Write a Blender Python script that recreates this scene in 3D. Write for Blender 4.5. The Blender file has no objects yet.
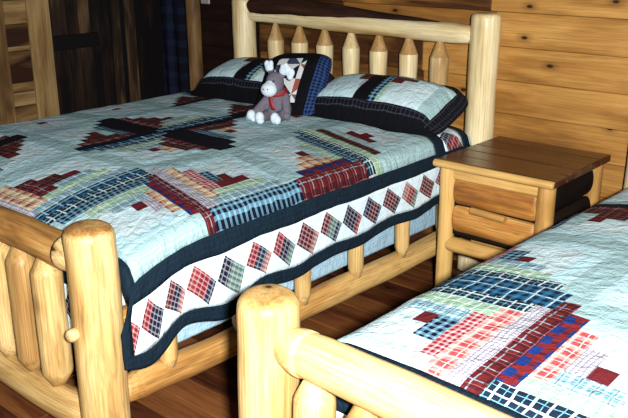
import bpy, bmesh, math, random
from mathutils import Vector, Matrix, noise
random.seed(7)
scene = bpy.context.scene
C = scene.collection
PI = math.pi

# ------------------------------------------------------------------ helpers
def lin(c):
    return tuple(((v/255)/12.92 if v/255 <= .04045 else ((v/255+.055)/1.055)**2.4) for v in c) + (1.0,)

class MB:
    """collects geometry; build() links it as ONE mesh object"""
    def __init__(s):
        s.v = []; s.f = []; s.m = []; s.w = []; s.uv = []; s.t = []; s.smooth = []
    def add(s, verts, faces, mats=0, wood=None, uv=None, tone=0.5, smooth=True):
        o = len(s.v)
        s.v += [tuple(p) for p in verts]
        s.w += [tuple(p) for p in (wood if wood else verts)]
        s.uv += [tuple(p) for p in (uv if uv else [(p[0], p[1]) for p in verts])]
        s.t += [tone]*len(verts)
        s.f += [tuple(i+o for i in f) for f in faces]
        s.m += (mats if isinstance(mats, list) else [mats]*len(faces))
        s.smooth += [smooth]*len(faces)
    def build(s, name, mats, parent=None, merge=0):
        me = bpy.data.meshes.new(name)
        me.from_pydata(s.v, [], s.f)
        a = me.attributes.new('wood', 'FLOAT_VECTOR', 'POINT')
        a.data.foreach_set('vector', [c for p in s.w for c in p])
        t = me.attributes.new('tone', 'FLOAT', 'POINT')
        t.data.foreach_set('value', s.t)
        ul = me.uv_layers.new(name='UVMap')
        for lp in me.loops:
            ul.data[lp.index].uv = s.uv[lp.vertex_index]
        if not isinstance(mats, (list, tuple)): mats = [mats]
        for m in mats: me.materials.append(m)
        for p in me.polygons:
            p.material_index = s.m[p.index]; p.use_smooth = s.smooth[p.index]
        if merge:
            bm = bmesh.new(); bm.from_mesh(me)
            bmesh.ops.remove_doubles(bm, verts=bm.verts, dist=merge)
            bm.to_mesh(me); bm.free()
        me.update()
        o = bpy.data.objects.new(name, me); C.objects.link(o)
        if parent: o.parent = parent
        return o

def split_build(m_, name, mats, groups, merge=.0003):
    """main mesh plus one child mesh per group of materials"""
    owner = {i: g for g, ids in groups.items() for i in ids}
    out = {}
    for g in [None]+list(groups):
        q = MB(); remap = {}
        for k, f in enumerate(m_.f):
            if owner.get(m_.m[k]) != g: continue
            nf = []
            for v in f:
                if v not in remap:
                    remap[v] = len(q.v); q.v.append(m_.v[v]); q.w.append(m_.w[v]); q.uv.append(m_.uv[v]); q.t.append(m_.t[v])
                nf.append(remap[v])
            q.f.append(tuple(nf)); q.m.append(m_.m[k]); q.smooth.append(True)
        if q.f: out[g] = q.build(g or name, mats, out.get(None), merge)
    return out[None], list(out.values())

def empty(name, loc=(0, 0, 0), rz=0):
    o = bpy.data.objects.new(name, None); C.objects.link(o)
    o.location = loc; o.rotation_euler = (0, 0, rz); o.empty_display_size = .1
    return o
def tag(o, label, cat, group=None):
    o['label'] = label; o['category'] = cat
    if group: o['group'] = group
    return o
def struct(o, label=None):
    o['kind'] = 'structure'
    if label: o['label'] = label
    return o

def log_geo(mb, p0, p1, profile, seg=22, wob=.0, rough=.03, seed=None, tone=None, rings=None, flat=1.0, deep=1.0, cap=None):
    """a turned log from p0 to p1; profile = [(distance along, radius)]"""
    p0 = Vector(p0); p1 = Vector(p1); ax = p1-p0; L = ax.length; ax.normalize()
    up = Vector((0, 0, 1)) if abs(ax.z) < .9 else Vector((1, 0, 0))
    a = ax.cross(up).normalized(); b = ax.cross(a).normalized()
    sd = seed if seed is not None else random.random()*100
    ts = []
    for i in range(len(profile)-1):
        d0, r0 = profile[i]; d1, r1 = profile[i+1]
        n = max(1, int((d1-d0)/.045))
        for k in range(n): ts.append((d0+(d1-d0)*k/n, r0+(r1-r0)*k/n))
    ts.append(profile[-1])
    V = []; W = []; F = []
    off = Vector((random.uniform(-.05, .05), random.uniform(-.05, .05), sd))
    for (d, r) in ts:
        w = Vector((noise.noise((d*1.7, sd, 0)), noise.noise((d*1.7, sd, 9)), 0))*wob*min(1, d/.15, max(0, (L-d))/.15)
        for k in range(seg):
            th = 2*PI*k/seg
            ct, st = math.cos(th), math.sin(th)
            rr = r*(1+rough*noise.noise((ct*.9+sd, st*.9, d*4)) + rough*.5*noise.noise((ct*2+sd, st*2, d*9)))
            x, y = rr*ct*deep+w.x, rr*st*flat+w.y
            V.append(p0+ax*d+a*x+b*y); W.append((rr*ct+off.x, rr*st+off.y, d+off.z))
    n = len(ts)
    tn0 = len(mb.t)
    for i in range(n-1):
        for k in range(seg):
            k2 = (k+1) % seg
            F.append((i*seg+k, i*seg+k2, (i+1)*seg+k2, (i+1)*seg+k))
    F.append(tuple(range(seg-1, -1, -1))); F.append(tuple((n-1)*seg+k for k in range(seg)))
    mb.add(V, F, wood=W, uv=[(w_[2], w_[0]) for w_ in W], tone=tone if tone is not None else random.uniform(.3, .7))
    if cap is not None and True:
        for i, (d, r) in enumerate(ts):
            if d > L-cap[0]:
                for k in range(seg): mb.t[tn0+i*seg+k] = cap[1]
def log(name, p0, p1, profile, mat, parent=None, **k):
    mb = MB(); log_geo(mb, p0, p1, profile, **k)
    return mb.build(name, mat, parent)
def rounded(L, r, b=.025, b2=None):
    """profile with softly rounded ends"""
    if b2 is None: b2 = b
    pr = []
    for q in (0, 30, 60, 90): pr.append((b-b*math.cos(math.radians(90-q)) if 0 else b*(1-math.sin(math.radians(q))) if 0 else b*(1-math.cos(math.radians(90-(90-q)))) if 0 else b*math.sin(math.radians(q))*0+b*(1-math.cos(math.radians(q))), r-b+b*math.sin(math.radians(q))))
    end = [(L-d*b2/b, r-(r-x)*b2/b) for d, x in reversed(pr)]
    return pr+end
def pencil(L, r, tip=.07, tr=.02):
    return [(0, tr), (tip, r*.97), (tip+.012, r), (L-tip-.012, r), (L-tip, r*.97), (L, tr)]
def board(mb, lo, hi, along='x', tone=.5, bev=.004):
    """a plank with small bevels, wood grain running along one axis"""
    (x0, y0, z0), (x1, y1, z1) = lo, hi
    bm = bmesh.new()
    bmesh.ops.create_cube(bm, size=1)
    for v in bm.verts:
        v.co = Vector(((x0+x1)/2+v.co.x*(x1-x0), (y0+y1)/2+v.co.y*(y1-y0), (z0+z1)/2+v.co.z*(z1-z0)))
    if bev: bmesh.ops.bevel(bm, geom=bm.edges[:], offset=bev, segments=1, affect='EDGES')
    off = Vector((random.uniform(-3, 3), random.uniform(-3, 3), random.uniform(0, 60)))
    V = [v.co.copy() for v in bm.verts]
    if along == 'x': W = [(v.y+off.x, v.z+off.y, v.x+off.z) for v in V]
    elif along == 'y': W = [(v.x+off.x, v.z+off.y, v.y+off.z) for v in V]
    else: W = [(v.x+off.x, v.y+off.y, v.z+off.z) for v in V]
    bm.verts.index_update()
    F = [tuple(v.index for v in f.verts) for f in bm.faces]
    bm.free()
    mb.add(V, F, wood=W, tone=tone, smooth=False)
def one_board(name, lo, hi, mat, parent=None, **k):
    mb = MB(); board(mb, lo, hi, **k); return mb.build(name, mat, parent)

# ------------------------------------------------------------------ materials
class NT:
    def __init__(s, name, rough=.6, spec=.3):
        s.m = bpy.data.materials.new(name); s.m.use_nodes = True
        s.n = s.m.node_tree; s.bsdf = s.n.nodes['Principled BSDF']
        s.bsdf.inputs['Roughness'].default_value = rough
        s.bsdf.inputs['Specular IOR Level'].default_value = spec
    def node(s, t, **k):
        n = s.n.nodes.new(t)
        for a, b in k.items(): setattr(n, a, b)
        return n
    def put(s, sock, v):
        if hasattr(v, 'is_linked') or isinstance(v, bpy.types.NodeSocket): s.n.links.new(v, sock)
        else: sock.default_value = v
    def math(s, op, a, b=0.0, c=0.0):
        n = s.node('ShaderNodeMath', operation=op)
        s.put(n.inputs[0], a); s.put(n.inputs[1], b); s.put(n.inputs[2], c)
        return n.outputs[0]
    def mix(s, f, a, b):
        n = s.node('ShaderNodeMix', data_type='RGBA')
        s.put(n.inputs[0], f); s.put(n.inputs[6], a); s.put(n.inputs[7], b)
        return n.outputs[2]
    def mul(s, f, a, b):
        n = s.node('ShaderNodeMix', data_type='RGBA', blend_type='MULTIPLY')
        s.put(n.inputs[0], f); s.put(n.inputs[6], a); s.put(n.inputs[7], b)
        return n.outputs[2]
    def attr(s, name): return s.node('ShaderNodeAttribute', attribute_name=name)
    def scale(s, vec, sc, loc=(0, 0, 0)):
        n = s.node('ShaderNodeMapping'); s.put(n.inputs['Vector'], vec)
        n.inputs['Scale'].default_value = sc; n.inputs['Location'].default_value = loc
        return n.outputs[0]
    def noise(s, vec, scale=1, detail=3, rough=.55, dist=0):
        n = s.node('ShaderNodeTexNoise'); s.put(n.inputs['Vector'], vec)
        n.inputs['Scale'].default_value = scale; n.inputs['Detail'].default_value = detail
        n.inputs['Roughness'].default_value = rough; n.inputs['Distortion'].default_value = dist
        return n.outputs['Fac']
    def ramp(s, f, stops, interp='LINEAR'):
        n = s.node('ShaderNodeValToRGB'); cr = n.color_ramp; cr.interpolation = interp
        while len(cr.elements) < len(stops): cr.elements.new(.5)
        for e, (p, c) in zip(cr.elements, stops): e.position = p; e.color = c
        s.put(n.inputs[0], f); return n.outputs[0]
    def bump(s, h, strength=.3, dist=.01):
        n = s.node('ShaderNodeBump'); n.inputs['Strength'].default_value = strength
        n.inputs['Distance'].default_value = dist
        s.put(n.inputs['Height'], h); s.n.links.new(n.outputs[0], s.bsdf.inputs['Normal'])
    def color(s, c): s.put(s.bsdf.inputs['Base Color'], c); return s.m

G = lambda v: (v, v, v, 1)
def wood(name, light, mid, dark, rough=.5, spec=.3, knots=1.0, grain=.5, tone_amt=.5, kscale=1.0, ring=.3, kcol=(70, 42, 22), amp=2.3, flatk=False):
    s = NT(name, rough, spec)
    w = s.attr('wood').outputs['Vector']; tone = s.attr('tone').outputs['Fac']
    big = s.noise(s.scale(w, (9, 9, 1.6)), 1, 3, .6, .4)
    f = s.math('ADD', s.math('MULTIPLY', s.math('SUBTRACT', big, .5), amp), s.math('ADD', .5, s.math('MULTIPLY', s.math('SUBTRACT', tone, .5), tone_amt*2)))
    base = s.ramp(f, [(.1, lin(light)), (.5, lin(mid)), (.95, lin(dark))])
    g = s.noise(s.scale(w, (120, 120, 3)), 1, 3, .6, .2)
    gr = s.ramp(g, [(.35, G(.62)), (.55, G(1.0)), (.75, G(1.06))])
    base = s.mul(grain, base, gr)
    # growth rings cut by the surface
    wv = s.node('ShaderNodeTexWave', wave_type='RINGS', rings_direction='Z')
    s.put(wv.inputs['Vector'], s.scale(w, (1, 1, .1)))
    wv.inputs['Scale'].default_value = 60; wv.inputs['Distortion'].default_value = 7
    wv.inputs['Detail'].default_value = 2; wv.inputs['Detail Scale'].default_value = 1.2
    rg = s.ramp(wv.outputs['Fac'], [(0, G(.7)), (.5, G(1)), (1, G(1))])
    base = s.mul(ring, base, rg)
    if knots:
        vo = s.node('ShaderNodeTexVoronoi', feature='F1'); 
        if flatk:
            sx = s.node('ShaderNodeSeparateXYZ'); s.put(sx.inputs[0], w); cx = s.node('ShaderNodeCombineXYZ')
            s.put(cx.inputs[0], s.math('MULTIPLY', s.math('ADD', sx.outputs[0], sx.outputs[1]), 7*kscale)); s.put(cx.inputs[1], s.math('MULTIPLY', sx.outputs[2], 3.6*kscale))
            vo.voronoi_dimensions = '2D'; s.put(vo.inputs['Vector'], cx.outputs[0])
        else: s.put(vo.inputs['Vector'], s.scale(w, (7*kscale, 7*kscale, 3.2*kscale)))
        vo.inputs['Scale'].default_value = 1
        pick = s.math('GREATER_THAN', s.node('ShaderNodeSeparateColor') and vo.outputs['Color'], .55)
        kd = s.math('ADD', vo.outputs['Distance'], s.math('MULTIPLY', s.math('SUBTRACT', g, .5), .05))
        core = s.ramp(kd, [(.05, G(1)), (.085, G(.45)), (.19, G(0))] if not flatk else [(.035, G(1)), (.06, G(.4)), (.17, G(0))])
        base = s.mix(s.math('MULTIPLY', s.math('MULTIPLY', core, pick), .9*knots), base, lin(kcol))
    s.bump(s.math('ADD', g, s.math('MULTIPLY', big, 2)), .25, .004)
    return s.color(base)

M = {}
M['log'] = wood('peeled_pine_log', (226, 196, 136), (204, 168, 106), (152, 108, 58), .45, .3, 1.2, .75, .5, 1.15, .75)
M['rail'] = wood('side_rail_pine', (214, 176, 110), (186, 138, 76), (116, 72, 36), .5, .25, 1.3, .9, .5, 1, .6)
M['head'] = wood('headboard_pine', (236, 222, 180), (220, 200, 150), (172, 134, 82), .38, .4, 1.2, .6, .6)
M['bark'] = wood('dark_bark_wood', (78, 48, 28), (52, 30, 20), (30, 18, 14), .8, .15, .5, .7, .3)
M['wall'] = wood('golden_pine_boards', (196, 148, 80), (158, 110, 52), (72, 42, 22), .5, .25, 1.1, .5, .8, .85, .5, (44, 24, 12), 1.5, True)
M['walldark'] = wood('dark_red_boards', (56, 30, 22), (40, 22, 17), (24, 14, 12), .6, .2, .4, .6, .4)  # much darker red-brown for the boards at the wall's left end
M['dark'] = wood('dark_weathered_boards', (112, 88, 60), (52, 38, 30), (18, 15, 16), .75, .15, .6, .9, .55, 1, .3, (15, 10, 8))
M['jamb'] = wood('pale_jamb_boards', (166, 138, 92), (128, 98, 60), (54, 32, 22), .55, .2, 1.0, .7, .55, .8, .3, (38, 22, 16), 2.0, True)
M['floor'] = wood('reddish_floor_boards', (134, 84, 46), (100, 56, 30), (60, 30, 18), .38, .4, .9, .8, .5, .7, .5, (24, 12, 8), 2.0, True)
M['top'] = wood('dark_stained_top', (110, 68, 42), (78, 44, 27), (50, 26, 16), .28, .5, .2, 1.0, .4, 1, .4, (40, 20, 12))
M['front'] = wood('honey_half_log', (204, 150, 80), (172, 116, 54), (122, 74, 34), .45, .35, .9, .6, .4, .9, .9, (80, 44, 20))
M['stand'] = wood('nightstand_pine', (212, 174, 106), (186, 144, 80), (146, 102, 50), .45, .3, .8, .45, .45)
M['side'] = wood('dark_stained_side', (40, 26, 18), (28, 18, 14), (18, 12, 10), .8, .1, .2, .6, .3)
def plain(name, col, rough=.6, spec=.3, var=.12, sc=30):
    s = NT(name, rough, spec)
    n = s.noise(s.node('ShaderNodeTexCoord').outputs['Object'], sc, 3)
    s.bump(n, .2, .004)
    return s.color(s.mul(var*3, lin(col), s.ramp(n, [(.3, G(.65)), (.7, G(1.05))])))

def cloth(name, base, stripes=(), rough=.85, fine=.0, puff=.6):
    """woven fabric; stripes = [(axis 'u'|'v'|'x' (both), period, width fraction, offset, colour, strength)]"""
    s = NT(name, rough, .12)
    uv = s.node('ShaderNodeUVMap', uv_map='UVMap').outputs[0]
    wob = s.noise(s.scale(uv, (14, 14, 1)), 1, 2)
    sp = s.node('ShaderNodeSeparateXYZ'); s.put(sp.inputs[0], uv)
    U = s.math('ADD', sp.outputs[0], s.math('MULTIPLY', wob, .016)); V = s.math('ADD', sp.outputs[1], s.math('MULTIPLY', wob, .016))
    col = lin(base)
    for (ax, per, wd, off, cc, st) in stripes:
        fu = s.math('LESS_THAN', s.math('FRACT', s.math('ADD', s.math('DIVIDE', U, per), off+40)), wd)
        fv = s.math('LESS_THAN', s.math('FRACT', s.math('ADD', s.math('DIVIDE', V, per), off+40)), wd)
        if ax == 'u': f = fu
        elif ax == 'v': f = fv
        elif ax == 'dot': f = s.math('MULTIPLY', fu, fv)
        else: f = s.math('MULTIPLY', s.math('ADD', fu, fv), .5) if ax == 'g' else s.math('MAXIMUM', fu, fv)
        col = s.mix(s.math('MULTIPLY', f, st), col, lin(cc))
    n1 = s.noise(s.scale(uv, (26, 26, 1)), 1, 4, .6, .5)
    n2 = s.noise(s.scale(uv, (260, 260, 1)), 1, 2)
    col = s.mul(.5, col, s.ramp(n1, [(.3, G(.78)), (.65, G(1.04))]))
    s.bump(s.math('ADD', n1, s.math('MULTIPLY', n2, .12)), puff, .02)
    return s.color(col)
ICE = (186, 224, 235); CREAM = (196, 220, 228); WHT = (206, 230, 242)
FAB = {
 'ice': cloth('ice_blue_cotton', ICE, [('v', .011, .2, 0, (170, 205, 212), .5)]),
 'cream': cloth('pale_cream_cotton', CREAM, [('u', .012, .2, 0, (180, 204, 200), .5)]),
 'ice2': cloth('ice_white_cotton', (200, 228, 237), [('u', .03, .12, 0, (180, 210, 216), .6)]),
 'taupe': cloth('taupe_check', (146, 182, 190), [('x', .008, .35, 0, (178, 210, 212), .6)]),
 'gray': cloth('grey_check', (196, 200, 210), [('x', .012, .28, 0, (110, 100, 124), .8)]),
 'yellowred': cloth('yellow_and_red_plaid', (216, 202, 170), [('g', .05, .5, 0, (140, 40, 44), .9), ('x', .025, .12, .3, (232, 222, 190), .7)]),
 'redblue': cloth('red_and_blue_dot_plaid', (112, 32, 36), [('x', .055, .2, .25, (52, 26, 50), .8), ('dot', .055, .68, .4, (14, 48, 112), .97)]),
 'redplaid': cloth('dark_red_plaid', (92, 27, 30), [('x', .05, .07, 0, (150, 186, 200), .6), ('x', .05, .2, .5, (60, 18, 28), .8), ('x', .05, .04, .3, (190, 110, 110), .5)]),
 'redging': cloth('red_gingham', (204, 186, 188), [('g', .018, .6, 0, (150, 26, 44), 1.0)]),
 'navyging': cloth('navy_gingham', (120, 170, 196), [('g', .024, .58, 0, (10, 18, 40), 1.0)]),
 'bluecheck': cloth('light_blue_check', (196, 222, 226), [('g', .02, .5, 0, (60, 130, 160), .85), ('x', .04, .12, .2, (30, 66, 90), .7)]),
 'green': cloth('pale_green_plaid', (150, 188, 164), [('x', .03, .12, 0, (226, 238, 232), .8), ('u', .03, .1, .5, (120, 170, 140), .6)]),
 'blackwhite': cloth('black_and_white_plaid', (22, 34, 54), [('x', .042, .14, 0, (206, 230, 236), .85), ('x', .042, .06, .4, (120, 190, 210), .7)]),
 'navywhite': cloth('blue_black_plaid', (44, 108, 150), [('g', .03, .5, 0, (8, 18, 36), .95), ('x', .06, .09, .1, (196, 226, 236), .7)]),
 'pinkplaid': cloth('pink_and_cream_plaid', (204, 176, 168), [('g', .05, .6, 0, (172, 58, 68), .95), ('x', .025, .12, .3, (240, 228, 220), .7)]),
 'maroon': cloth('maroon_cotton', (96, 30, 36)),
 'brown': cloth('dark_brown_plaid', (84, 38, 36), [('g', .03, .5, 0, (30, 18, 26), .8), ('x', .03, .08, .2, (150, 110, 90), .5)]),
 'black': cloth('black_cotton', (16, 18, 28)),
 'navy': cloth('navy_border_cotton', (18, 36, 50), [('g', .02, .5, 0, (12, 26, 38), .6)]),
 'sham': cloth('black_plaid_border', (12, 13, 20), [('x', .022, .13, 0, (70, 78, 96), .5)]),
 'shamblack': cloth('black_sham_cotton', (10, 11, 17)),
 'bluedot': cloth('navy_strip_with_blue_checks', (10, 16, 40), [('g', .019, .5, 0, (50, 80, 134), .75)]),
 'white': cloth('white_quilted_cotton', WHT),
}
# diamond patches in the quilt's border, pieced of scraps
def diamond_mat():
    s = NT('white_border_with_pieced_diamonds', .85, .12)
    uv = s.node('ShaderNodeUVMap', uv_map='UVMap').outputs[0]
    sp = s.node('ShaderNodeSeparateXYZ'); s.put(sp.inputs[0], uv)
    per = .128
    u = s.math('DIVIDE', s.math('SUBTRACT', sp.outputs[0], s.math('MULTIPLY', s.math('SUBTRACT', sp.outputs[1], .159), .30)), per); cell = s.math('FLOOR', u)
    pu = s.math('MULTIPLY', s.math('SUBTRACT', s.math('FRACT', s.math('ADD', u, 40)), .5), 1.04); pv = s.math('DIVIDE', s.math('SUBTRACT', sp.outputs[1], .159), .158)
    d = s.math('ADD', s.math('ABSOLUTE', pu), s.math('ABSOLUTE', pv))
    mask = s.math('LESS_THAN', d, .5)
    a = s.math('ADD', pu, pv); b = s.math('SUBTRACT', pu, pv)
    stripe = s.math('FLOOR', s.math('MULTIPLY', s.math('ADD', a, .5), 2.6))
    wn = s.node('ShaderNodeTexWhiteNoise', noise_dimensions='2D')
    cb = s.node('ShaderNodeCombineXYZ'); s.put(cb.inputs[0], cell); s.put(cb.inputs[1], stripe)
    s.put(wn.inputs['Vector'], cb.outputs[0])
    pal = s.ramp(wn.outputs['Value'], [(0, lin((140, 40, 46))), (.22, lin((18, 30, 58))), (.40, lin((170, 120, 116))), (.5, lin((96, 24, 34))), (.68, lin((96, 130, 124))), (.78, lin((24, 44, 76))), (.92, lin((156, 64, 66)))], 'CONSTANT')
    fa = s.math('LESS_THAN', s.math('FRACT', s.math('MULTIPLY', s.math('ADD', a, 4), 5)), .22)
    fb = s.math('LESS_THAN', s.math('FRACT', s.math('MULTIPLY', s.math('ADD', b, 4), 5)), .2)
    pal = s.mix(s.math('MULTIPLY', s.math('MAXIMUM', fa, fb), .4), pal, lin((206, 206, 208)))
    fc = s.math('LESS_THAN', s.math('FRACT', s.math('MULTIPLY', s.math('ADD', b, 4.1), 5)), .3)
    pal = s.mix(s.math('MULTIPLY', fc, .5), pal, lin((26, 24, 40)))
    n1 = s.noise(s.scale(uv, (26, 26, 1)), 1, 4, .6, .5)
    s.bump(n1, .35, .02)
    return s.color(s.mix(mask, lin(WHT), pal))
FAB['diamond'] = diamond_mat()
def pinwheel_mat():
    s = NT('pinwheel_patchwork', .85, .12)
    uv = s.node('ShaderNodeUVMap', uv_map='UVMap').outputs[0]
    sp = s.node('ShaderNodeSeparateXYZ'); s.put(sp.inputs[0], uv)
    per = .085
    u = s.math('ADD', s.math('DIVIDE', sp.outputs[0], per), 40.5); v = s.math('ADD', s.math('DIVIDE', sp.outputs[1], per), 40)
    fu = s.math('FRACT', u); fv = s.math('FRACT', v); cu = s.math('FLOOR', u); cv = s.math('FLOOR', v)
    par = s.math('MODULO', s.math('ADD', cu, cv), 2.0)
    m0 = s.math('GREATER_THAN', fu, fv); m1 = s.math('GREATER_THAN', s.math('ADD', fu, fv), 1.0)
    flip = s.math('MODULO', cv, 2.0)
    m1 = s.math('ABSOLUTE', s.math('SUBTRACT', m1, 0.0))
    mm = s.math('ADD', s.math('MULTIPLY', m0, s.math('SUBTRACT', 1.0, par)), s.math('MULTIPLY', m1, par))
    mm = s.math('ABSOLUTE', s.math('SUBTRACT', mm, flip))
    wn = s.node('ShaderNodeTexWhiteNoise', noise_dimensions='2D')
    cb = s.node('ShaderNodeCombineXYZ'); s.put(cb.inputs[0], cu); s.put(cb.inputs[1], cv); s.put(wn.inputs['Vector'], cb.outputs[0])
    pal = s.ramp(wn.outputs['Value'], [(0, lin((20, 22, 34))), (.3, lin((110, 84, 96))), (.5, lin((120, 44, 44))), (.65, lin((60, 66, 90))), (.8, lin((150, 84, 70)))], 'CONSTANT')
    s.bump(s.noise(s.scale(uv, (40, 40, 1)), 1, 3), .3, .01)
    return s.color(s.mix(mm, lin((206, 212, 214)), pal))
FAB['pinwheel'] = pinwheel_mat()
M['boxspring'] = cloth('pale_blue_ticking', (176, 210, 232), [('x', .012, .3, 0, (132, 180, 214), .5)])
M['mattress'] = plain('white_mattress', (215, 220, 225), .9, .1)
M['plush'] = plain('grey_brown_plush', (112, 108, 122), .95, .05, .3, 140)
M['plushwhite'] = plain('pale_plush', (206, 222, 236), .95, .05, .15, 140)
M['ribbon'] = plain('red_ribbon', (150, 36, 40), .5, .3)
M['blackbead'] = plain('black_bead', (12, 12, 14), .25, .5, .02)
M['iron'] = plain('dark_iron', (14, 13, 14), .7, .2)
M['plate'] = plain('grey_plate', (150, 150, 146), .4, .4, .05)
M['void'] = plain('closet_painted_dark', (20, 15, 16), .9, .1)  # near-black colour stands in for the darkness inside the recess
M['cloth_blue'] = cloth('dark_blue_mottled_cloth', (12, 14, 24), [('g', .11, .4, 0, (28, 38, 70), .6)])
MATS_Q = list(FAB.values()); QI = {k: i for i, k in enumerate(FAB)}

# ------------------------------------------------------------------ setting
# floor: boards running along x
mb = MB()
y = -4.4
while y < .12:
    x = -2.72 - random.random()
    while x < 3.2:
        L = random.uniform(.9, 1.9)
        xa, xb = max(x, -2.7), min(x+L-.002, 3.2)
        if xb-xa > .05: board(mb, (xa, y, -.02), (xb, min(y+.112, .12), 0), 'x', random.uniform(.1, .9), .0025)
        x += L
    y += .114
board(mb, (-2.7, .12, -.02), (-2.25, 1.0, 0), 'x', .8, .002)
struct(mb.build('floor', M['floor']), 'reddish brown wooden floor boards running along the beds')
# back wall: horizontal pine boards
mb = MB()
rows = [z*.16-.01 for z in range(-0, 13)]
for i, z in enumerate(rows):
    z0 = max(z, 0); z1 = z+.1585
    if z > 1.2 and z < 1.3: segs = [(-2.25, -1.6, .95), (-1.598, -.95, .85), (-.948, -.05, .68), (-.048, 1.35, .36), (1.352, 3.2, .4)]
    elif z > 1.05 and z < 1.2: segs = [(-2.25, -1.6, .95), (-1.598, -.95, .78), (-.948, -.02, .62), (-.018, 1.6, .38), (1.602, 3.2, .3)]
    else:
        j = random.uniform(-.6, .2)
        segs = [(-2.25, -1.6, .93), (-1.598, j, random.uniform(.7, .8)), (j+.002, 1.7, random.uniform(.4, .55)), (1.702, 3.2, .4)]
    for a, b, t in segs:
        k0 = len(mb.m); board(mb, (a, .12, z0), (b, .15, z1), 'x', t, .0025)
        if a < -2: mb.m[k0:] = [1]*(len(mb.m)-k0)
board(mb, (-2.25, .15, 0), (3.2, .16, 2.07), 'x', .9, 0)
struct(mb.build('wall_back', [M['wall'], M['walldark']]), 'horizontal golden pine board wall behind the headboard')
# left wall: rough dark vertical boards
mb = MB()
ya = -.613
for wd, t in [(.13, .62), (.08, .78), (.085, .6), (.07, .95), (.09, .92), (.075, .7), (.04, .97), (.085, .35)]:
    if ya > .1: break
    board(mb, (-2.73, ya, 0), (-2.7-random.uniform(0, .012), ya+wd-.004, 2.05), 'z', t, .003)
    board(mb, (-2.74, ya+wd-.006, 0), (-2.722, ya+wd+.004, 2.05), 'z', .05, 0)
    ya += wd
board(mb, (-2.76, -.613, 0), (-2.735, 1.0, 2.07), 'z', .98, 0)
lw = struct(mb.build('wall_left', M['dark']), 'dark rough vertical board wall at the left')
d2 = one_board('strap', (-2.712, -.612, .93), (-2.692, -.27, 1.02), M['iron'], lw, along='y', bev=.006)
d2['label'] = 'black horizontal strap'
# pale door at far left
dr = empty('door_1', (-2.7, 0, 0)); struct(dr, 'pale knotty wooden door with stacked brown panel blocks at the far left')
one_board('stile', (-.06, -.766, 0), (.012, -.615, 2.05), M['jamb'], dr, along='z', tone=.28)
one_board('stile', (-.06, -1.08, 0), (.012, -.917, 2.05), M['jamb'], dr, along='z', tone=.5)
one_board('stile', (-.06, -1.30, 0), (.004, -1.09, 2.05), M['jamb'], dr, along='z', tone=.95)
one_board('stile', (-.06, -3.2, 0), (.0, -1.31, 2.05), M['jamb'], dr, along='z', tone=.7)
zz = 0
for h, t in [(.30, .5), (.22, .35), (.10, .6), (.085, .2), (.06, .62), (.19, .82), (.03, .35), (.13, .98), (.14, .42), (.3, .6), (.4, .5)]:
    one_board('panel', (-.06, -.916, zz), (.002, -.767, zz+h-.003), M['jamb'], dr, along='y', tone=t, bev=.003); zz += h
# dark closet opening between the left wall and the log post
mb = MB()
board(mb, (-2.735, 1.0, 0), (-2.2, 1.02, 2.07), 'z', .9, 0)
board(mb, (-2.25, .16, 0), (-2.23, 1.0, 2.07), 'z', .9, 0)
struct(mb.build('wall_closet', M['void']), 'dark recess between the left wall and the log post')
log('trim_1', (-2.165, .09, 0), (-2.165, .09, 2.05), rounded(2.05, .046, .01), M['jamb'], None, wob=.01, rough=.05, tone=.55)['label'] = 'thin upright log post at the edge of the dark recess'
struct(bpy.data.objects['trim_1'])
# dark cloth hanging in the recess
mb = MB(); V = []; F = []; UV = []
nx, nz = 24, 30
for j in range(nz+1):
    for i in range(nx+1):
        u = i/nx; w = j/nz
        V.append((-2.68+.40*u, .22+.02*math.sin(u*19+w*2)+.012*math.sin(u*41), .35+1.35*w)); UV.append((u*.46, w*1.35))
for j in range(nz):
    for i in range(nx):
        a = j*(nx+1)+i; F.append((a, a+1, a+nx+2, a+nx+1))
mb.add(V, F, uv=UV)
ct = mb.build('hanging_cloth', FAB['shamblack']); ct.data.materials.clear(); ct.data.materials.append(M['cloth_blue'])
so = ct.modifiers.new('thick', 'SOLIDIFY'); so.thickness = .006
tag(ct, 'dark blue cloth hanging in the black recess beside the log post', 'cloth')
rod = log('hanging_rod', (-2.735, .22, 1.71), (-2.25, .22, 1.71), [(0, .012), (.485, .012)], M['bark'], None, rough=.02)
tag(rod, 'dark rod holding the blue cloth across the recess', 'rod')
mb = MB(); board(mb, (-2.11, .108, 1.205), (-2.03, .12, 1.33), 'x', .5, .004)
pl = mb.build('switch_plate', M['plate']); tag(pl, 'small grey plate on the dark wall beside the log post', 'switch plate')
mb = MB(); board(mb, (-2.096, .1, 1.25), (-2.08, .109, 1.28), 'x', .5, .002); mb.build('switch', M['plate'], pl)

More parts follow.
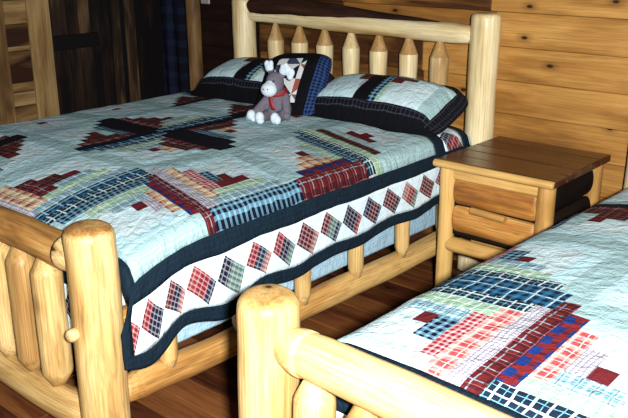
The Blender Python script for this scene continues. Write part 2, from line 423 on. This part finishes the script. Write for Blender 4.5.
# ------------------------------------------------------------------ beds
LB = 2.2
def bed(name, W, sgn, label, foot_n, head_h, root):
    R = .075
    xs = lambda t: sgn*t                       # t = 0 at the aisle side post
    # posts
    for t in (0, W):
        log('head_post', (xs(t), 0, 0), (xs(t), 0, head_h), rounded(head_h, R*.93, .004, .02), M['head'], root, wob=.012, rough=.06, tone=.35)
    tops = []
    for t in (0, W):
        p = log('foot_post', (xs(t), -LB, 0), (xs(t), -LB, .83), [(0, R), (.79, R), (.806, R*.96), (.818, R*.86), (.826, R*.70), (.829, R*.5), (.83, R*.2)], M['log'], root, wob=.006, rough=.035, tone=.36, cap=(.016, .95 if sgn < 0 else .5))
        tops.append(p)
    # headboard
    log('head_rail', (xs(.045), -.0, 1.166), (xs(W-.045), 0, 1.178), [(0, .026), (.012, .030), (.014, .030), (.03, .042), (.12, .05), (.5, .046), (.85, .05), (1.2, .038), (W-.16, .04), (W-.105, .032), (W-.09, .03)], M['head'], root, wob=.012, rough=.12, tone=.5)
    bk = log('bark_edge', (xs(.16), .006, 1.203), (xs(W-.06), .004, 1.236), [(0, .004), (.2, .018), (.45, .026), (.6, .032), (.8, .044), (1.0, .052), (W-.25, .056), (W-.22, .04)], M['bark'], root, wob=.012, rough=.25, tone=.7)
    bk['label'] = 'dark bark left along the upper edge of the rail'
    log('head_rail', (xs(.045), 0, .42), (xs(W-.045), 0, .42), rounded(W-.09, .045, .015), M['head'], root, wob=.01)
    n = 7 if W > 1.4 else 4
    for k in range(n):
        t = .245+k*(1.35-.245)/6 if n == 7 else .2+k*.19
        log('head_spindle', (xs(t), 0, .40), (xs(t), 0, 1.15), [(0, .03), (.60, .047), (.645, .047), (.648, .0465), (.655, .043), (.735, .014), (.75, .012)], M['head'], root, rough=.035, wob=.004, tone=random.choice([.2, .3, .5, .6]), cap=(.105, .8))
    # footboard
    ln = W-.13
    log('foot_rail', (xs(.048), -LB, .712), (xs(W-.048), -LB, .706), [(0, .034), (.012, .042), (.03, .047), (.07, .052), (.12, .055), (ln-.1, .055), (ln-.03, .05), (ln, .04)], M['rail'] if sgn < 0 else M['log'], root, wob=.012, rough=.05, tone=.5 if sgn < 0 else .28)
    log('rail_tenon', (xs(.045), -LB, .712), (xs(.128), -LB, .712), [(0, .034), (.012, .042), (.03, .0485), (.055, .0545), (.07, .0562), (.083, .0555)], M['log'], root, rough=.03, tone=.2)
    log('foot_rail', (xs(.05), -LB, .165), (xs(W-.05), -LB, .16), [(0, .036), (.03, .05), (.10, .058), (W-.2, .056), (W-.13, .05), (W-.1, .036)], M['log'], root, wob=.015, rough=.05, tone=.5)
    for k in range(foot_n):
        t = .132+.152*k if sgn < 0 else .15+.152*k
        if t > W-.1: break
        log('foot_spindle', (xs(t+.125*(sgn < 0)-.0), -LB, .205), (xs(t+.125*(sgn < 0)), -LB, .67), pencil(.465, .050, .055, .02), M['log'], root, rough=.05, wob=.005)
    pg = log('peg', (xs(.012), -LB-.05, .506), (xs(.002), -LB-.096, .506), [(0, .019), (.042, .019), (.048, .014)], M['log'], root, rough=.02, tone=.2)
    # sides
    for t in (0, W):
        s2 = xs(t)
        log('side_rail', (s2, -LB+.05, .252), (s2, -.05, .222), [(0, .03), (.03, .042), (.08, .05), (.5, .05), (1.2, .052), (2.0, .05), (2.07, .04), (2.1, .03)], M['rail'], root, wob=.012, rough=.09, tone=.35)
        log('side_rail', (s2, -LB+.05, .50), (s2, -.05, .50), rounded(LB-.1, .035, .012), M['rail'], root, wob=.004)
        for k in range(6):
            yy = -1.96+.327*k
            log('side_spindle', (s2+.02*(-sgn), yy, .265), (s2+.02*(-sgn), yy, .485), [(0, .018), (.05, .032), (.2, .034), (.22, .03)], M['log'], root, rough=.04, tone=.35)
    return root
WA = 1.609
bedA = empty('log_bed_frame', (0, 0, 0)); tag(bedA, 'larger peeled log bed frame standing against the board wall', 'bed')
bed('A', WA, -1, '', 9, 1.27, bedA)
phi = math.radians(-2.0)
bedB = empty('log_bed_frame', (.7933, 0, 0), phi); tag(bedB, 'log bed frame in the right foreground with the post nearest the camera', 'bed')
bed('B', 1.12, 1, '', 6, 1.2, bedB)

def soft_box(name, lo, hi, mat, rnd, label, cat, root_m=None):
    bm = bmesh.new(); bmesh.ops.create_cube(bm, size=1)
    for v in bm.verts: v.co = Vector([(lo[i]+hi[i])/2+v.co[i]*(hi[i]-lo[i]) for i in range(3)])
    bmesh.ops.bevel(bm, geom=bm.edges[:], offset=rnd, segments=4, profile=.6, affect='EDGES')
    V = [v.co.copy() for v in bm.verts]; bm.verts.index_update()
    F = [tuple(v.index for v in f.verts) for f in bm.faces]; bm.free()
    m_ = MB(); m_.add(V, F, uv=[(p.x+p.y, p.z) for p in V])
    o = m_.build(name, mat); 
    if root_m is not None: o.matrix_world = root_m
    return tag(o, label, cat)
MB_B = Matrix.Translation((.7933, 0, 0)) @ Matrix.Rotation(phi, 4, 'Z')
soft_box('box_spring', (-1.56, -2.10, .285), (-.058, -.09, .465), M['boxspring'], .02, 'pale blue box spring showing under the hem of the larger quilt', 'box spring')
soft_box('mattress', (-1.56, -2.07, .465), (-.05, -.09, .665), M['mattress'], .06, 'mattress hidden under the larger patchwork quilt', 'mattress')
soft_box('box_spring', (.058, -2.10, .285), (1.06, -.09, .465), M['boxspring'], .02, 'pale blue box spring of the foreground bed', 'box spring', MB_B)
soft_box('mattress', (.055, -2.07, .465), (1.06, -.09, .665), M['mattress'], .06, 'mattress under the foreground quilt', 'mattress', MB_B)

# ------------------------------------------------------------------ quilts
RED = {'H': ['maroon', 'taupe', 'brown', 'green'], 'P': ['gray', 'pinkplaid', 'redblue', 'redplaid'], 'Q': ['navyging', 'redging', 'pinkplaid', 'gray'], 'A': ['gray', 'yellowred', 'redblue', 'redplaid'], 'B': ['navyging', 'redging', 'yellowred', 'gray'], 'C': ['yellowred', 'yellowred', 'redblue', 'redplaid'], 'D': ['brown', 'brown', 'redplaid', 'black'], 'E': ['brown', 'redplaid', 'yellowred', 'gray'], 'F': ['yellowred', 'brown', 'redplaid', 'black']}
BLU = {'A': ['bluecheck', 'green', 'navyging', 'blackwhite'], 'B': ['maroon', 'green', 'bluecheck', 'navyging'], 'C': ['taupe', 'green', 'navyging', 'blackwhite'], 'D': ['taupe', 'navyging', 'black', 'black'], 'E': ['bluecheck', 'green', 'bluecheck', 'navywhite'], 'F': ['bluecheck', 'green', 'blackwhite', 'navywhite']}
LIGHT = ['ice2', 'cream', 'ice', 'taupe']
def block_fab(a, b, spec):
    """a, b in 0..9 strip units inside the block; spec = (red side, blue side, red set, blue set)"""
    rs, bs, rk, bk = spec
    i, j = int(min(a, 8.999)), int(min(b, 8.999))
    di, dj = i-4, j-4
    k = max(abs(di), abs(dj))
    if k == 0: return 'maroon'
    sides = []
    if di == k: sides.append('+x')
    if di == -k: sides.append('-x')
    if dj == k: sides.append('+y')
    if dj == -k: sides.append('-y')
    for sd, fam in ((bs, BLU[bk] if bk else None), (rs, RED[rk] if rk else None)):
        if sd in sides and fam: return fam[k-1]
    return LIGHT[k-1]
def quilt(name, xl, yl, spec, zc, crown, R, flaps, head_border, label, root_m=None, hem=None, foot_x=None, seed=0, pat=None, shear=0.0):
    """xl, yl: block lines; the rounded edge lies inside the outermost blocks"""
    def lines(bl):
        out = []
        for i in range(len(bl)-1):
            for k in range(27): out.append(bl[i]+(bl[i+1]-bl[i])*k/27)
        out.append(bl[-1]); return out
    def sedges(bl, j):
        a, b = bl[j], bl[j+1]
        if foot_x is not None and j == 0 and bl is yl:      # foot row: wide strips towards the foot, narrow ones above the centre
            return [a+(-1.845-a)*k/4 for k in range(4)]+[-1.845]+[-1.79+(b+1.79)*k/4 for k in range(5)]
        return [a+(b-a)*k/9 for k in range(10)]
    def lines2(bl):
        out = []
        for j in range(len(bl)-1):
            e = sedges(bl, j)
            for k in range(9): out += [e[k]+(e[k+1]-e[k])*t/3 for t in range(3)]
        return out+[bl[-1]]
    X = lines(xl); Y = lines2(yl)
    x0, x1, y0, y1 = xl[0], xl[-1], yl[0], yl[-1]+head_border
    nh = int(head_border/.018)
    Y += [yl[-1]+head_border*k/nh for k in range(1, nh+1)]
    for e in (.002, .008): X.insert(1, x0+e) if False else None
    pat = pat or xl
    def sk(x, y):
        return y-shear*max(0, x+.43)*max(0, min(1, (y-y0)/.35))
    def drop(e):
        e = min(max(e, 0), R); return R-math.sqrt(R*R-(R-e)**2)
    def zt(x, y):
        a = (x-(x0+x1)/2)/((x1-x0)/2); b = (y-(y0+y1)/2)/((y1-y0)/2)
        z = zc+crown*(1-abs(a)**2.5)*(1-abs(b)**4)-drop(min(x-x0, x1-x))*.8-drop(y-y0)*.8-drop(y1-y)*.25
        if foot_x is not None: z -= .075*max(0, min(1, (-1.55-y)/.58))**2
        z += .006*noise.noise((x*4+seed, y*4, 0))+.0035*noise.noise((x*13+seed, y*13, 3))
        return z
    m_ = MB(); V = []; F = []; UV = []; MI = []
    nx, ny = len(X), len(Y)
    for j in range(ny):
        for i in range(nx):
            V.append((X[i], sk(X[i], Y[j]), zt(X[i], Y[j])))
            UV.append((X[i], Y[j]) if Y[j] < yl[-1]+.065 else (X[i], Y[j]-yl[-1]+.015))
    for j in range(ny-1):
        for i in range(nx-1):
            F.append((j*nx+i, j*nx+i+1, (j+1)*nx+i+1, (j+1)*nx+i))
            cx, cy = (X[i]+X[i+1])/2, (Y[j]+Y[j+1])/2
            if cy > yl[-1]:
                q = cy-yl[-1]
                MI.append(QI['navy'] if q < .072 else (QI['diamond'] if q < .225 else (QI['navy'] if q < .28 else QI['ice'])))
                continue
            if cy < y0+(.04 if foot_x is not None else .065): MI.append(QI['navy']); continue
            bi = next(k for k in range(len(pat)-1) if cx < pat[k+1]); bj = next(k for k in range(len(yl)-1) if cy < yl[k+1])
            a = (cx-pat[bi])/(pat[bi+1]-pat[bi])*9; ee = sedges(yl, bj); b = next(k for k in range(9) if cy < ee[k+1])+.5
            MI.append(QI[block_fab(a, b, spec.get((bi, bj), (None, None, None, None)))])
    m_.add(V, F, mats=MI, uv=UV)
    # hanging sides: dark band, white band with diamonds, dark binding
    bands = [(0, .072, 'navy', 4), (.072, .245, 'diamond', 10), (.245, .30, 'navy', 4)]
    for side in flaps:
        S = Y if side in ('+x', '-x') else X
        D = []
        for a, b, f, n in bands:
            for k in range(n): D.append((a+(b-a)*k/n, f))
        D.append((.30, 'navy'))
        V = []; F = []; UV = []; MI = []; ns = len(S)
        for d, f in D:
            for i, sv in enumerate(S):
                q = d/.30
                if side in ('+x', '-x'):
                    e = 1 if side == '+x' else -1; xe = x1 if e > 0 else x0
                    ztop = zt(xe, sv); zh = hem(sk(xe, sv)) if hem else ztop-.3
                    wv = q*(.005*math.sin(sv*11+seed)+.018*noise.noise((sv*3.1, seed, 2)))+.004*noise.noise((sv*14, d*14, 5))
                    hz = q*.024*math.sin(sv*17+1)*min(1, max(0, (-1.2-sv)*2)+.3)
                    out = .010*math.sin(min(1, q*3)*PI/2)+.010*q
                    V.append((xe+e*(out+wv), sk(xe, sv)-(.04*min(1, q*2.5)*max(0, min(1, (y0+.3-sv)/.3)) if foot_x is not None else 0), ztop+(zh-ztop)*q+hz)); UV.append((sv, d))
                else:
                    ztop = zt(sv, y0)
                    V.append((sv, y0-.012*math.sin(min(1, q*3)*PI/2)-.006*q-.008*q*math.sin(sv*13)*0.6, ztop-.3*q)); UV.append((sv, d))
        nd = len(D)
        for j in range(nd-1):
            for i in range(ns-1):
                a = j*ns+i
                if side == '-y' and foot_x is not None and S[i] > foot_x: continue
                flip = side in ('+x', '-y')
                q4 = (a, a+1, a+ns+1, a+ns)
                F.append(q4 if side in ('-x',) else q4[::-1] if side in ('+x',) else q4[::-1])
                f = D[j][1]
                if side in ('+x', '-x') and abs(S[i]-y0) < .035: f = 'navy'
                MI.append(QI[f])
        m_.add(V, F, mats=MI, uv=UV)
    o, allp = split_build(m_, name, MATS_Q, {'border_band': [QI['navy']], 'pieced_border': [QI['diamond']]}, .0006)
    for q_ in allp:
        so = q_.modifiers.new('batting', 'SOLIDIFY'); so.thickness = .008; so.offset = -1
    for q_ in allp[1:]: q_['label'] = 'dark navy border band' if q_.name.startswith('border') else 'white border with pieced diamonds'
    if root_m is not None: o.matrix_world = root_m
    return tag(o, label, 'quilt')
def hemA(y):
    return .487-.065*min(1, max(0, (-.4-y)/1.5))-.055*max(0, min(1, (-1.85-y)/.27))**1.5
specA = {(3, 0): ('+y', '-x', 'A', 'A'), (3, 1): ('-y', '+x', 'B', 'B'), (3, 2): ('+x', '+y', 'C', 'C'),
         (2, 0): ('-y', '+x', 'E', 'E'), (2, 1): ('+y', '-x', 'F', 'F'), (2, 2): ('-x', '-y', 'F', 'D'),
         (1, 1): ('+x', '+y', 'D', 'D'), (1, 2): ('-y', '+x', 'D', 'F'), (1, 0): ('-x', '-y', 'D', 'D'),
         (0, 0): ('+x', '-y', 'D', 'D'), (0, 3): ('+x', '+y', 'D', 'D'), (3, 3): ('-y', '+x', 'H', None), (2, 3): ('-x', '+y', 'D', 'D'), (1, 3): ('+x', '+y', 'D', 'D')}
quilt('patchwork_quilt', [-1.71, -1.32, -.89, -.46, .078], [-2.14, -1.64, -1.22, -.79, -.36], specA, .768, .022, .075, ['+x', '-y', '-x'], .30,
      'large patchwork quilt with curved plaid arms spread over the bed by the wall', None, hemA, foot_x=-.17, seed=1, shear=.27)
specB = {(0, 0): ('+x', '+y', 'Q', 'F'), (1, 0): ('-x', '-y', 'P', 'F'), (0, 1): ('-x', '-y', 'Q', 'F'),
         (0, 2): ('+y', '-x', 'D', 'D'), (1, 2): ('+y', '+x', 'D', 'D'), (1, 1): ('+x', '+y', 'C', 'C'), (2, 0): ('+x', '+y', 'A', 'B'), (2, 1): ('-x', '-y', 'A', 'B')}
quilt('patchwork_quilt', [.03, .445, .90, 1.14], [-2.10, -1.57, -1.10, -.64, -.30], specB, .675, .055, .09, ['-x', '-y', '+x'], .30,
      'patchwork quilt on the foreground bed, pale blue with a dark red plaid arm', MB_B, None, seed=5, pat=[-.05, .43, .885, 1.2])

# ------------------------------------------------------------------ pillows
def pillow(name, w, h, T, fl, fab, loc, tilt, yaw, roll=0, n=40, droop=0, pw=3.0, groups=None):
    """stuffed pillow w x h with a flat flange fl; fab(u, v) names the fabric at u, v in metres from the centre"""
    m_ = MB(); V = []; UV = []; F = []; MI = []
    nu, nv = n, int(n*h/w)+4
    for sd in (1, -1):
        o = len(V)
        for j in range(nv+1):
            for i in range(nu+1):
                u = (i/nu-.5)*w; v = (j/nv-.5)*h
                pu = min(1, abs(u)/(w/2-fl)); pv = min(1, abs(v)/(h/2-fl))
                t = T/2*((1-pu**pw)**.55)*((1-pv**pw)**.55)
                pinch = 1-.05*(abs(u)/(w/2))**2*(abs(v)/(h/2))**2*0
                uu = u*(1-.07*(1-(abs(u)/(w/2))**2*0)*(1-abs(v)/(h/2))*0)
                wr = .005*noise.noise((u*9, v*9, sd*3+w))*(t > .004)
                dz = -droop*max(0, abs(u)-(w/2-fl*1.3), -v-(h/2-fl*1.3))/fl
                uu = u*(1-.10*(abs(v)/(h/2))**4); vv = v*(1-.16*(abs(u)/(w/2))**4)
                V.append((uu, vv, sd*(t+.003)+wr+dz)); UV.append((u, v))
        for j in range(nv):
            for i in range(nu):
                a = o+j*(nu+1)+i; q = (a, a+1, a+nu+2, a+nu+1)
                F.append(q if sd > 0 else q[::-1])
                cu, cv = ((i+.5)/nu-.5)*w, ((j+.5)/nv-.5)*h
                MI.append(QI[fab(cu, cv) if sd > 0 else 'shamblack'])
    o2 = (nu+1)*(nv+1)
    ring = [i for i in range(nu)]+[j*(nu+1)+nu for j in range(nv)]+[nv*(nu+1)+i for i in range(nu, 0, -1)]+[j*(nu+1) for j in range(nv, 0, -1)]
    for k in range(len(ring)):
        a, b = ring[k], ring[(k+1) % len(ring)]
        F.append((a+o2, b+o2, b, a)); MI.append(QI['shamblack'])
    m_.add(V, F, mats=MI, uv=UV)
    o, allp = split_build(m_, name, MATS_Q, groups or {})
    o.matrix_world = Matrix.Translation(loc) @ Matrix.Rotation(yaw, 4, 'Z') @ Matrix.Rotation(tilt, 4, 'X') @ Matrix.Rotation(roll, 4, 'Y')
    return o
def sham_fab(w, h, fl):
    def f(u, v):
        a, b = u/(w/2-fl), v/(h/2-fl)
        if b < -1.05: return 'shamblack'
        if abs(a) > 1 or abs(b) > 1: return 'sham'
        if b < -.74: return 'sham' if b > -.92 else 'shamblack'
        if abs(a) > .97 or abs(b) > .95: return 'shamblack'
        if -.16 < a < .06: return 'shamblack'
        st = int((b+1)*4)
        if .06 <= a < .16: return 'navyging' if b < .5 else 'brown'
        if a >= .16:
            if b > .58: 
                return 'brown' if a < .66 and b > .62+.0*st else ('taupe' if a < .8 else 'ice')
            if b > .34 and a < .5: return 'brown'
            if b > .1 and a < .34: return 'maroon'
            if a > .84: return 'taupe'
            if a > .26: return 'ice2' if int(a*14) % 3 else 'cream'
            return 'green'
        # left half: stepped dark strips beside the pale field
        if b > .8 and a > -.75: return 'brown'
        if b > .5 and a > -.52: return 'redplaid'
        if b > .15 and a > -.36: return 'brown'
        if b > -.25 and a > -.25: return 'gray'
        return 'ice2' if int(a*14) % 3 else 'ice'
    return f
SG = {'flange': [QI['sham'], QI['shamblack']]}
sg = 'pillow shams on the larger bed'
p = pillow('pillow_sham', .80, .47, .19, .055, sham_fab(.80, .47, .055), (-.365, -.322, .860), math.radians(17), math.radians(5), droop=.03, groups=SG)
tag(p, 'patchwork pillow sham nearest the nightstand with black plaid flange', 'pillow')
p = pillow('pillow_sham', .80, .47, .19, .055, sham_fab(.80, .47, .055), (-1.175, -.312, .867), math.radians(17), math.radians(3), droop=.03, groups=SG)
tag(p, 'patchwork pillow sham behind the stuffed moose, black at its front edge', 'pillow')
p = pillow('pillow_sham', .72, .5, .17, .05, lambda u, v: 'shamblack', (1.30, -.25, .83), math.radians(17), phi, droop=.02)
tag(p, 'black pillow sham at the head of the foreground bed', 'pillow')
def throw_fab(u, v):
    if u > .125: return 'bluedot'
    if -.10 < u < .07 and -.1275 < v < .1275: return 'pinwheel'
    return 'shamblack'
p = pillow('throw_pillow', .37, .37, .12, .006, throw_fab, (-.90, -.435, .872), math.radians(62), math.radians(6), roll=0, n=64, pw=2.6, groups={'pinwheel_panel': [QI['pinwheel']], 'checked_strip': [QI['bluedot']]})
p.matrix_world = Matrix.Translation((-.80, -.455, .908)) @ Matrix.Rotation(math.radians(10), 4, 'Z') @ Matrix.Rotation(math.radians(50), 4, 'X') @ Matrix.Rotation(math.radians(4), 4, 'Z')
tag(p, 'black throw pillow with a pinwheel patchwork and a blue checked strip', 'pillow')

# ------------------------------------------------------------------ stuffed moose
def blob(mb_, c, r, rot=None, seg=16):
    bm = bmesh.new(); bmesh.ops.create_uvsphere(bm, u_segments=seg, v_segments=seg//2+2, radius=1)
    mt = Matrix.Translation(c) @ (rot if rot else Matrix()) @ Matrix.Diagonal((*r, 1))
    bm.transform(mt); bm.verts.index_update()
    mb_.add([v.co.copy() for v in bm.verts], [tuple(v.index for v in f.verts) for f in bm.faces]); bm.free()
def capsule(mb_, a, b, r0, r1, n=7):
    a = Vector(a); b = Vector(b)
    for k in range(n):
        t = k/(n-1); rr = r0+(r1-r0)*t; blob(mb_, a.lerp(b, t), (rr, rr, rr), seg=12)
ms = empty('stuffed_moose', (-.690, -.69, .785), math.radians(14))
tag(ms, 'small grey stuffed moose with pale antlers and red ribbon sitting on the quilt', 'stuffed animal')
m_ = MB()
blob(m_, (0, .02, .075), (.055, .05, .075)); blob(m_, (0, .02, .05), (.062, .056, .052))
blob(m_, (-.008, -.002, .175), (.044, .046, .055))
capsule(m_, (-.04, .01, .11), (-.085, -.055, .04), .024, .02)
capsule(m_, (.04, .01, .11), (.07, -.03, .045), .024, .02)
capsule(m_, (-.03, -.01, .03), (-.032, -.085, .025), .028, .024)
capsule(m_, (.035, -.01, .03), (.042, -.08, .025), .028, .024)
capsule(m_, (-.03, .01, .21), (-.045, .02, .232), .016, .014); capsule(m_, (.02, .01, .21), (.04, .02, .225), .015, .013)
b_ = m_.build('body', M['plush'], ms)
rm = b_.modifiers.new('remesh', 'REMESH'); rm.mode = 'VOXEL'; rm.voxel_size = .005; rm.use_smooth_shade = True
sm = b_.modifiers.new('smooth', 'SMOOTH'); sm.iterations = 6
def part(nm, blobs, mat, vox=.004):
    q = MB()
    if nm == 'antler': blobs = [(c, (r[0]*1.18, r[1]*1.1, r[2]*1.18)) for c, r in blobs]
    for c, r in blobs: blob(q, c, r)
    o = q.build(nm, mat, ms)
    r_ = o.modifiers.new('remesh', 'REMESH'); r_.mode = 'VOXEL'; r_.voxel_size = vox; r_.use_smooth_shade = True
    s_ = o.modifiers.new('smooth', 'SMOOTH'); s_.iterations = 4
    return o
part('muzzle', [((-.012, -.05, .152), (.040, .034, .034)), ((-.012, -.038, .165), (.03, .026, .03))], M['plushwhite'])
part('antler', [((-.046, .016, .243), (.019, .014, .020)), ((-.058, .016, .258), (.012, .011, .016)), ((-.036, .016, .262), (.010, .010, .014))], M['plushwhite'])
part('antler', [((.032, .012, .232), (.02, .014, .018)), ((.052, .012, .238), (.02, .014, .02)), ((.072, .012, .228), (.016, .012, .018)), ((.045, .012, .256), (.012, .011, .014)), ((.066, .012, .208), (.014, .012, .014)), ((.030, .012, .252), (.012, .011, .012))], M['plushwhite'])
part('paw', [((-.096, -.075, .03), (.022, .024, .026)), ((-.112, -.068, .018), (.016, .018, .016)), ((-.080, -.080, .014), (.016, .018, .014))], M['plushwhite'])
part('paw', [((.074, -.04, .034), (.02, .02, .02))], M['plush'])
part('foot', [((-.034, -.104, .03), (.023, .022, .028)), ((-.026, -.112, .016), (.02, .018, .016))], M['plushwhite'])
part('foot', [((.044, -.098, .032), (.022, .022, .028)), ((.060, -.102, .026), (.017, .018, .022))], M['plushwhite'])
q = MB()
for s_ in (-1, 1): blob(q, (-.012+s_*.020, -.044, .192), (.006, .006, .007), seg=10)
for nm, c in (('eye', (-.030, -.043, .190)), ('eye', (.010, -.045, .190)), ('nostril', (-.022, -.083, .158)), ('nostril', (.0, -.083, .158))):
    q = MB(); blob(q, c, (.0055, .0055, .0055) if nm == 'eye' else (.004, .004, .003), seg=10); q.build(nm, M['blackbead'], ms)
# ribbon around the neck with two tails
q = MB(); V = []; F = []
for k in range(29):
    th = 2*PI*k/28
    for dz in (-.009, .009): V.append((-.002+.050*math.cos(th), .008+.048*math.sin(th), .132+dz+.006*math.sin(th)))
for k in range(28): F.append((2*k, 2*k+2, 2*k+3, 2*k+1))
q.add(V, F)
for sx, tip in ((-.018, -.03), (.012, .03)):
    blob(q, (-.006+tip*.6, -.045, .130), (.018, .006, .010), seg=10)
V = []; F = []
for k in range(7):
    t = k/6
    for s_ in (-.010, .010): V.append((-.008+s_+.022*t, -.046-.012*math.sin(t*2.4), .126-.066*t))
for k in range(6): F.append((2*k, 2*k+1, 2*k+3, 2*k+2))
q.add(V, F)
rb = q.build('ribbon', M['ribbon'], ms); so = rb.modifiers.new('thick', 'SOLIDIFY'); so.thickness = .002

# ------------------------------------------------------------------ nightstand
NX, NW, ND, NH = .107, .544, .567, .708
ns = empty('nightstand', (NX+NW/2, -ND/2, 0)); tag(ns, 'log nightstand with dark stained top standing between the two beds', 'nightstand')
hw, hd = NW/2, ND/2
mb = MB()
for k in range(5):
    ya = -hd+.022+k*(ND-.022)/5
    board(mb, (-hw, ya, NH-.032), (hw, ya+(ND-.022)/5-.0015, NH), 'x', random.uniform(.25, .7), .004)
mb.build('top', M['top'], ns)
e = log('front_edge', (-hw, -hd+.012, NH-.016), (hw, -hd+.012, NH-.016), [(0, .015), (.004, .0165), (NW-.004, .0165), (NW, .015)], M['stand'], ns, rough=.02, tone=.25, flat=1)
e['label'] = 'pale front edge of the dark top'
lx, ly = hw-.045, hd-.055
for sx in (-1, 1):
    for sy in (-1, 1):
        log('leg', (sx*lx, sy*ly, 0), (sx*lx, sy*ly, NH-.031), rounded(NH-.031, .036, .004), M['stand'], ns, wob=.006, rough=.06, tone=.4 if sy < 0 else .95)
one_board('apron', (-lx+.02, -ly-.014, .622), (lx-.02, -ly+.012, NH-.033), M['stand'], ns, along='x', tone=.35, bev=.008)
log('lower_rail', (-lx+.015, -ly, .328), (lx-.015, -ly, .328), rounded(2*lx-.03, .033, .012), M['stand'], ns, rough=.06, tone=.4)
log('stretcher', (-lx+.0, ly, .24), (lx-.0, ly, .24), [(0, .02), (.045, .02), (.06, .04), (2*lx-.06, .042), (2*lx-.045, .02), (2*lx, .02)], M['front'], ns, rough=.08)
log('stretcher', (-lx+.045, -.05, .30), (lx, -.05, .30), [(0, .036), (.012, .042), (2*lx-.1, .042), (2*lx-.045, .03)], M['stand'], ns, rough=.08, tone=.35)
# drawer
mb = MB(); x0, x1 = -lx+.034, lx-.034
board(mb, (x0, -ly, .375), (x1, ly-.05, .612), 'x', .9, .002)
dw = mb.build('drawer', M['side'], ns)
for zc_, rr in ((.573, .060), (.449, .063)):
    log('half_log', (x0, -ly+.008, zc_), (x1, -ly+.008, zc_), rounded(x1-x0, rr, .02), M['front'], dw, rough=.04, wob=.004, tone=.6 if zc_ > .5 else .3, deep=.42)
hb = log('handle', (x0+.105, -ly-.034, .512), (x0+.265, -ly-.034, .507), rounded(.16, .0155, .003), M['stand'], dw, rough=.05, tone=.5)
one_board('ledge', (x0+.27, -ly-.022, .500), (x1, -ly-.002, .509), M['stand'], dw, along='x', tone=.3, bev=.002)
# sides and back
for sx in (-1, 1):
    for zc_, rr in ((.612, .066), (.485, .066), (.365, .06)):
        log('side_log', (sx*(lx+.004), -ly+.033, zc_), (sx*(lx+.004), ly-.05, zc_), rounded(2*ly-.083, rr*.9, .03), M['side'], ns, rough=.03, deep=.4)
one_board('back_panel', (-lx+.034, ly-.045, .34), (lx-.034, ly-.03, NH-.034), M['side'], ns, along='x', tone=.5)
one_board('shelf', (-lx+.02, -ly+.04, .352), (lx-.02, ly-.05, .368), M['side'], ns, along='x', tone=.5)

# ------------------------------------------------------------------ light and camera
def area(name, loc, target, size, power, col=(1, 1, 1)):
    l = bpy.data.lights.new(name, 'AREA'); l.shape = 'DISK'; l.size = size; l.energy = power; l.color = col
    o = bpy.data.objects.new(name, l); C.objects.link(o); o.location = loc
    o.rotation_euler = (Vector(target)-Vector(loc)).to_track_quat('-Z', 'Y').to_euler(); return o
area('flash_lamp', (2.12, -3.46, 1.70), (-.1, -.9, .55), .09, 222, (1, .97, .93))
w = bpy.data.worlds.new('room'); scene.world = w; w.use_nodes = True
w.node_tree.nodes['Background'].inputs[0].default_value = (.55, .72, 1, 1)
w.node_tree.nodes['Background'].inputs[1].default_value = .03
cd = bpy.data.cameras.new('camera'); cam = bpy.data.objects.new('camera', cd); C.objects.link(cam)
cx, cy, cz, yaw, pit, rol, f = 1.9374, -3.43, 1.609, .7188, .3226, -.003, 815.92
fw = Vector((-math.sin(yaw)*math.cos(pit), math.cos(yaw)*math.cos(pit), -math.sin(pit)))
r = Vector((math.cos(yaw), math.sin(yaw), 0)); u = r.cross(fw)
r2 = r*math.cos(rol)+u*math.sin(rol); u2 = -r*math.sin(rol)+u*math.cos(rol)
cam.matrix_world = Matrix(((r2.x, u2.x, -fw.x, cx), (r2.y, u2.y, -fw.y, cy), (r2.z, u2.z, -fw.z, cz), (0, 0, 0, 1)))
cd.sensor_width = 36; cd.lens = f/628*36; cd.clip_start = .05
scene.camera = cam
scene.view_settings.view_transform = 'Standard'; scene.view_settings.look = 'None'
scene.view_settings.gamma = 1; scene.view_settings.use_curve_mapping = False
scene.view_settings.exposure = 0
